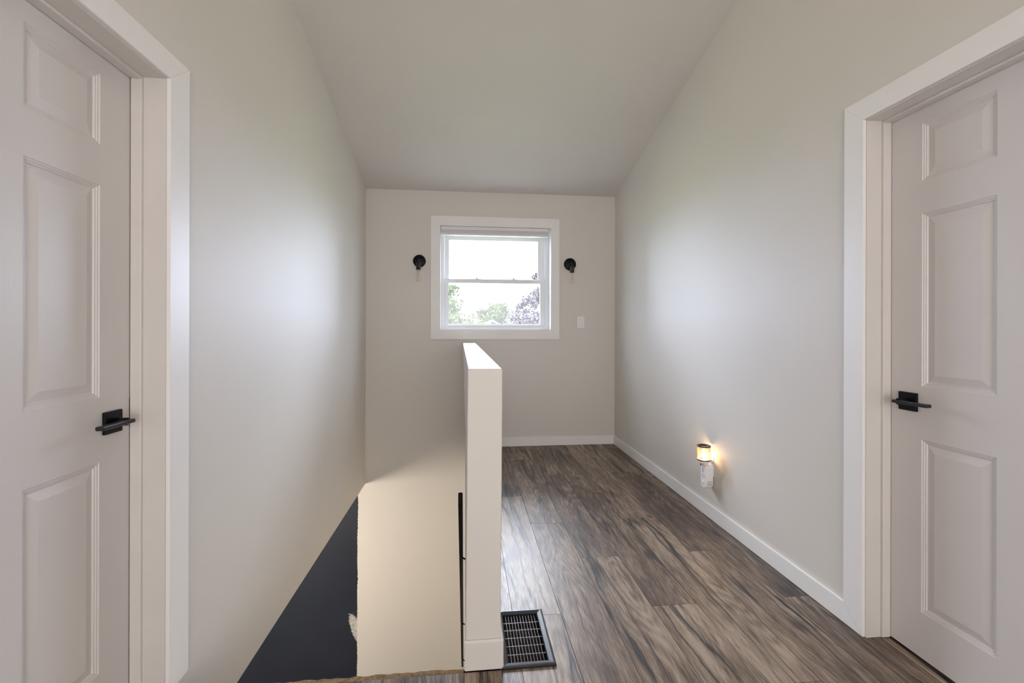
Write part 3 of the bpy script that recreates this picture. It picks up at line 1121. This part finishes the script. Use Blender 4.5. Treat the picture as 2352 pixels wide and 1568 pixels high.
def tree(name, base, top_z, blobs, n, size, mat, label, seed, limbs=()):
    rng = random.Random(seed)
    r = empty(name, base)
    tag(r, label, 'tree')
    m = MB()
    bx_, by_, bz_ = base
    m.tube([(bx_, by_, bz_ - 0.05), (bx_ + 0.05, by_, (bz_ + top_z) / 2), (bx_ + 0.02, by_, top_z - 0.4)], [0.22, 0.14, 0.03], 8)
    for l in limbs:
        m.tube([(bx_ + 0.03, by_, l[0]), ((bx_ + l[1]) / 2, by_, (l[0] + l[3]) / 2 + 0.1), (l[1], l[2], l[3])], [0.08, 0.05, 0.015], 6)
    m.build('trunk', M_bark, r)
    m = MB()
    for b_ in blobs:
        q_, nu, nv = b_[4] if len(b_) > 4 else 1.0, 10, 7
        vv, ff = [], []
        for i in range(nv + 1):
            for j in range(nu):
                ph_, th_ = PI * i / nv, 2 * PI * j / nu
                rd = b_[3] * rng.uniform(0.45, 0.70)
                vv.append((b_[0] + rd * math.sin(ph_) * math.cos(th_), b_[1] + rd * math.sin(ph_) * math.sin(th_), b_[2] + rd * q_ * math.cos(ph_)))
        for i in range(nv):
            for j in range(nu):
                ff.append((i * nu + j, i * nu + (j + 1) % nu, (i + 1) * nu + (j + 1) % nu, (i + 1) * nu + j))
        m.add(vv, ff)
    leaf_cloud(m, blobs, n, size, rng)
    m.build('crown', mat, r, fix=False)
    return r

rng = random.Random(11)
# light green tree at the left of the view
YT = 17.0
bl = []
for k in range(9):
    z = -1.4 + k * 0.52
    rad = 1.75 - 0.135 * k
    bl.append((-1.02 + rng.uniform(-.08, .08), YT + rng.uniform(-.4, .4), z, max(rad - 0.12, 0.35), 0.75))
    bl.append((-1.02 + rad * 0.62, YT + rng.uniform(-.6, .6), z - 0.1, 0.48, 0.8))
tree('leafy_tree', (-1.02, YT, ZG), 3.0, bl, 16000, 0.075, M_leafA, 'tall light green tree at the stairwell side of the window view', 2)
# round green tree in the middle distance
YT = 38.0
bl = []
for k in range(26):
    t = rng.uniform(0, 2 * PI)
    q = rng.random() ** 0.5
    bl.append((2.82 + 2.0 * q * math.cos(t), YT + 1.4 * math.sin(t) * q, 1.6 + rng.uniform(-1.8, 1.55) * (1 - 0.55 * q), rng.uniform(0.6, 0.9)))
for k in range(10):
    bl.append((-0.6 + k * 0.29, YT + rng.uniform(-1, 1), 1.45 + rng.uniform(-0.6, 0.35) + 0.03 * k, rng.uniform(0.6, 0.8)))
tree('round_tree', (2.82, YT, ZG), 3.4, bl, 20000, 0.115, M_leafB, 'round mid green tree behind the brick gable', 3)
# purple leaved tree on the right
YT = 15.0
bl = []
for k in range(34):
    t = rng.uniform(0, 2 * PI)
    q = rng.random() ** 0.5
    bl.append((2.75 + 1.15 * q * math.cos(t), YT + 0.9 * math.sin(t) * q, 0.95 + 1.0 * rng.uniform(-1, 1) * (1 - 0.4 * q), rng.uniform(0.28, 0.46)))
for (x, z, r0) in [(2.05, 2.15, .20), (2.25, 2.28, .22), (2.42, 2.46, .20), (2.58, 2.66, .2), (2.74, 2.86, .2), (2.52, 2.24, .2), (1.86, 1.98, .2), (1.96, 1.75, .24),
                   (2.36, 2.86, .10), (2.2, 2.78, .09), (2.9, 3.0, .25), (2.75, 2.45, .22), (1.72, 1.62, .2), (1.62, 1.3, .18), (2.55, 2.95, .14), (2.66, 3.1, .12), (2.36, 2.05, .2), (2.30, 2.96, .10), (2.40, 3.04, .11), (2.50, 3.10, .12), (2.42, 2.92, .12), (2.50, 2.98, .12)]:
    bl.append((x, YT + rng.uniform(-.3, .3), z, r0))
tree('purple_tree', (2.75, YT, ZG), 2.4, bl, 15000, 0.055, M_leafC, 'purple leaved tree at the switch side of the window view', 4,
     limbs=[(1.2, 1.95, YT, 1.95), (1.4, 2.5, YT, 2.5), (1.5, 2.85, YT, 2.95)])
# low green shrubs closing the gap
YT = 31.5
bl = [(0.3 + k * 0.42, YT + rng.uniform(-.4, .4), 0.95 + rng.uniform(-0.4, 0.6) - 0.02 * k, rng.uniform(0.55, 0.75)) for k in range(-5, 4)]
tree('bushy_tree', (0.1, YT, ZG), 1.0, bl, 6000, 0.08, M_leafA, 'low bushy green tree beside the chimney', 6)

# brick house with gable and chimney
YH = 25.0
hs = empty('neighbour_house', (1.5, YH, ZG))
tag(hs, 'pale brick house gable with white fascia and chimney outside the window', 'house')
ax, az, hw, sl = 1.52, 1.735, 3.2, 0.62
m = MB()
m.prism([(ax - hw, ZG - 0.02), (ax + hw, ZG - 0.02), (ax + hw, az - 0.12 - sl * hw), (ax, az - 0.12), (ax - hw, az - 0.12 - sl * hw)], 'y', YH, YH + 5)
m.build('brick_wall', M_brick, hs)
m = MB()
for sg in (1, -1):
    m.prism([(ax, az), (ax + sg * (hw + 0.3), az - sl * (hw + 0.3)), (ax + sg * (hw + 0.3), az - sl * (hw + 0.3) - 0.11), (ax, az - 0.11)], 'y', YH - 0.30, YH + 5.3)
m.build('roof', M_roof, hs)
m = MB()
for sg in (1, -1):
    m.prism([(ax, az - 0.01), (ax + sg * (hw + 0.3), az - 0.01 - sl * (hw + 0.3)), (ax + sg * (hw + 0.3), az - sl * (hw + 0.3) - 0.13), (ax, az - 0.13)], 'y', YH - 0.35, YH - 0.305)
m.build('fascia', M_fascia, hs)
m = MB()
m.lathe([(0, -0.03), (0.16, -0.03), (0.16, 0.0), (0, 0)], (ax, YH, az - 0.46), 'y', 20)
m.build('gable_vent', M_fascia, hs)
m = MB()
cx0, cx1 = 0.485, 0.715
m.box(cx0, cx1, YH + 1.0, YH + 1.4, 0.6, 1.90)
m.box(cx0 - 0.04, cx1 + 0.04, YH + 0.96, YH + 1.44, 1.90, 1.97)
m.lathe([(0.07, 1.97), (0.09, 2.02), (0.07, 2.2), (0.05, 2.2), (0.05, 1.97)], (0.60, YH + 1.2, 0), 'z', 12)
m.build('chimney', M_brick, hs)

scene.cycles.use_denoising = True
scene.cycles.diffuse_bounces = 6
scene.cycles.max_bounces = 14
scene.cycles.transparent_max_bounces = 16
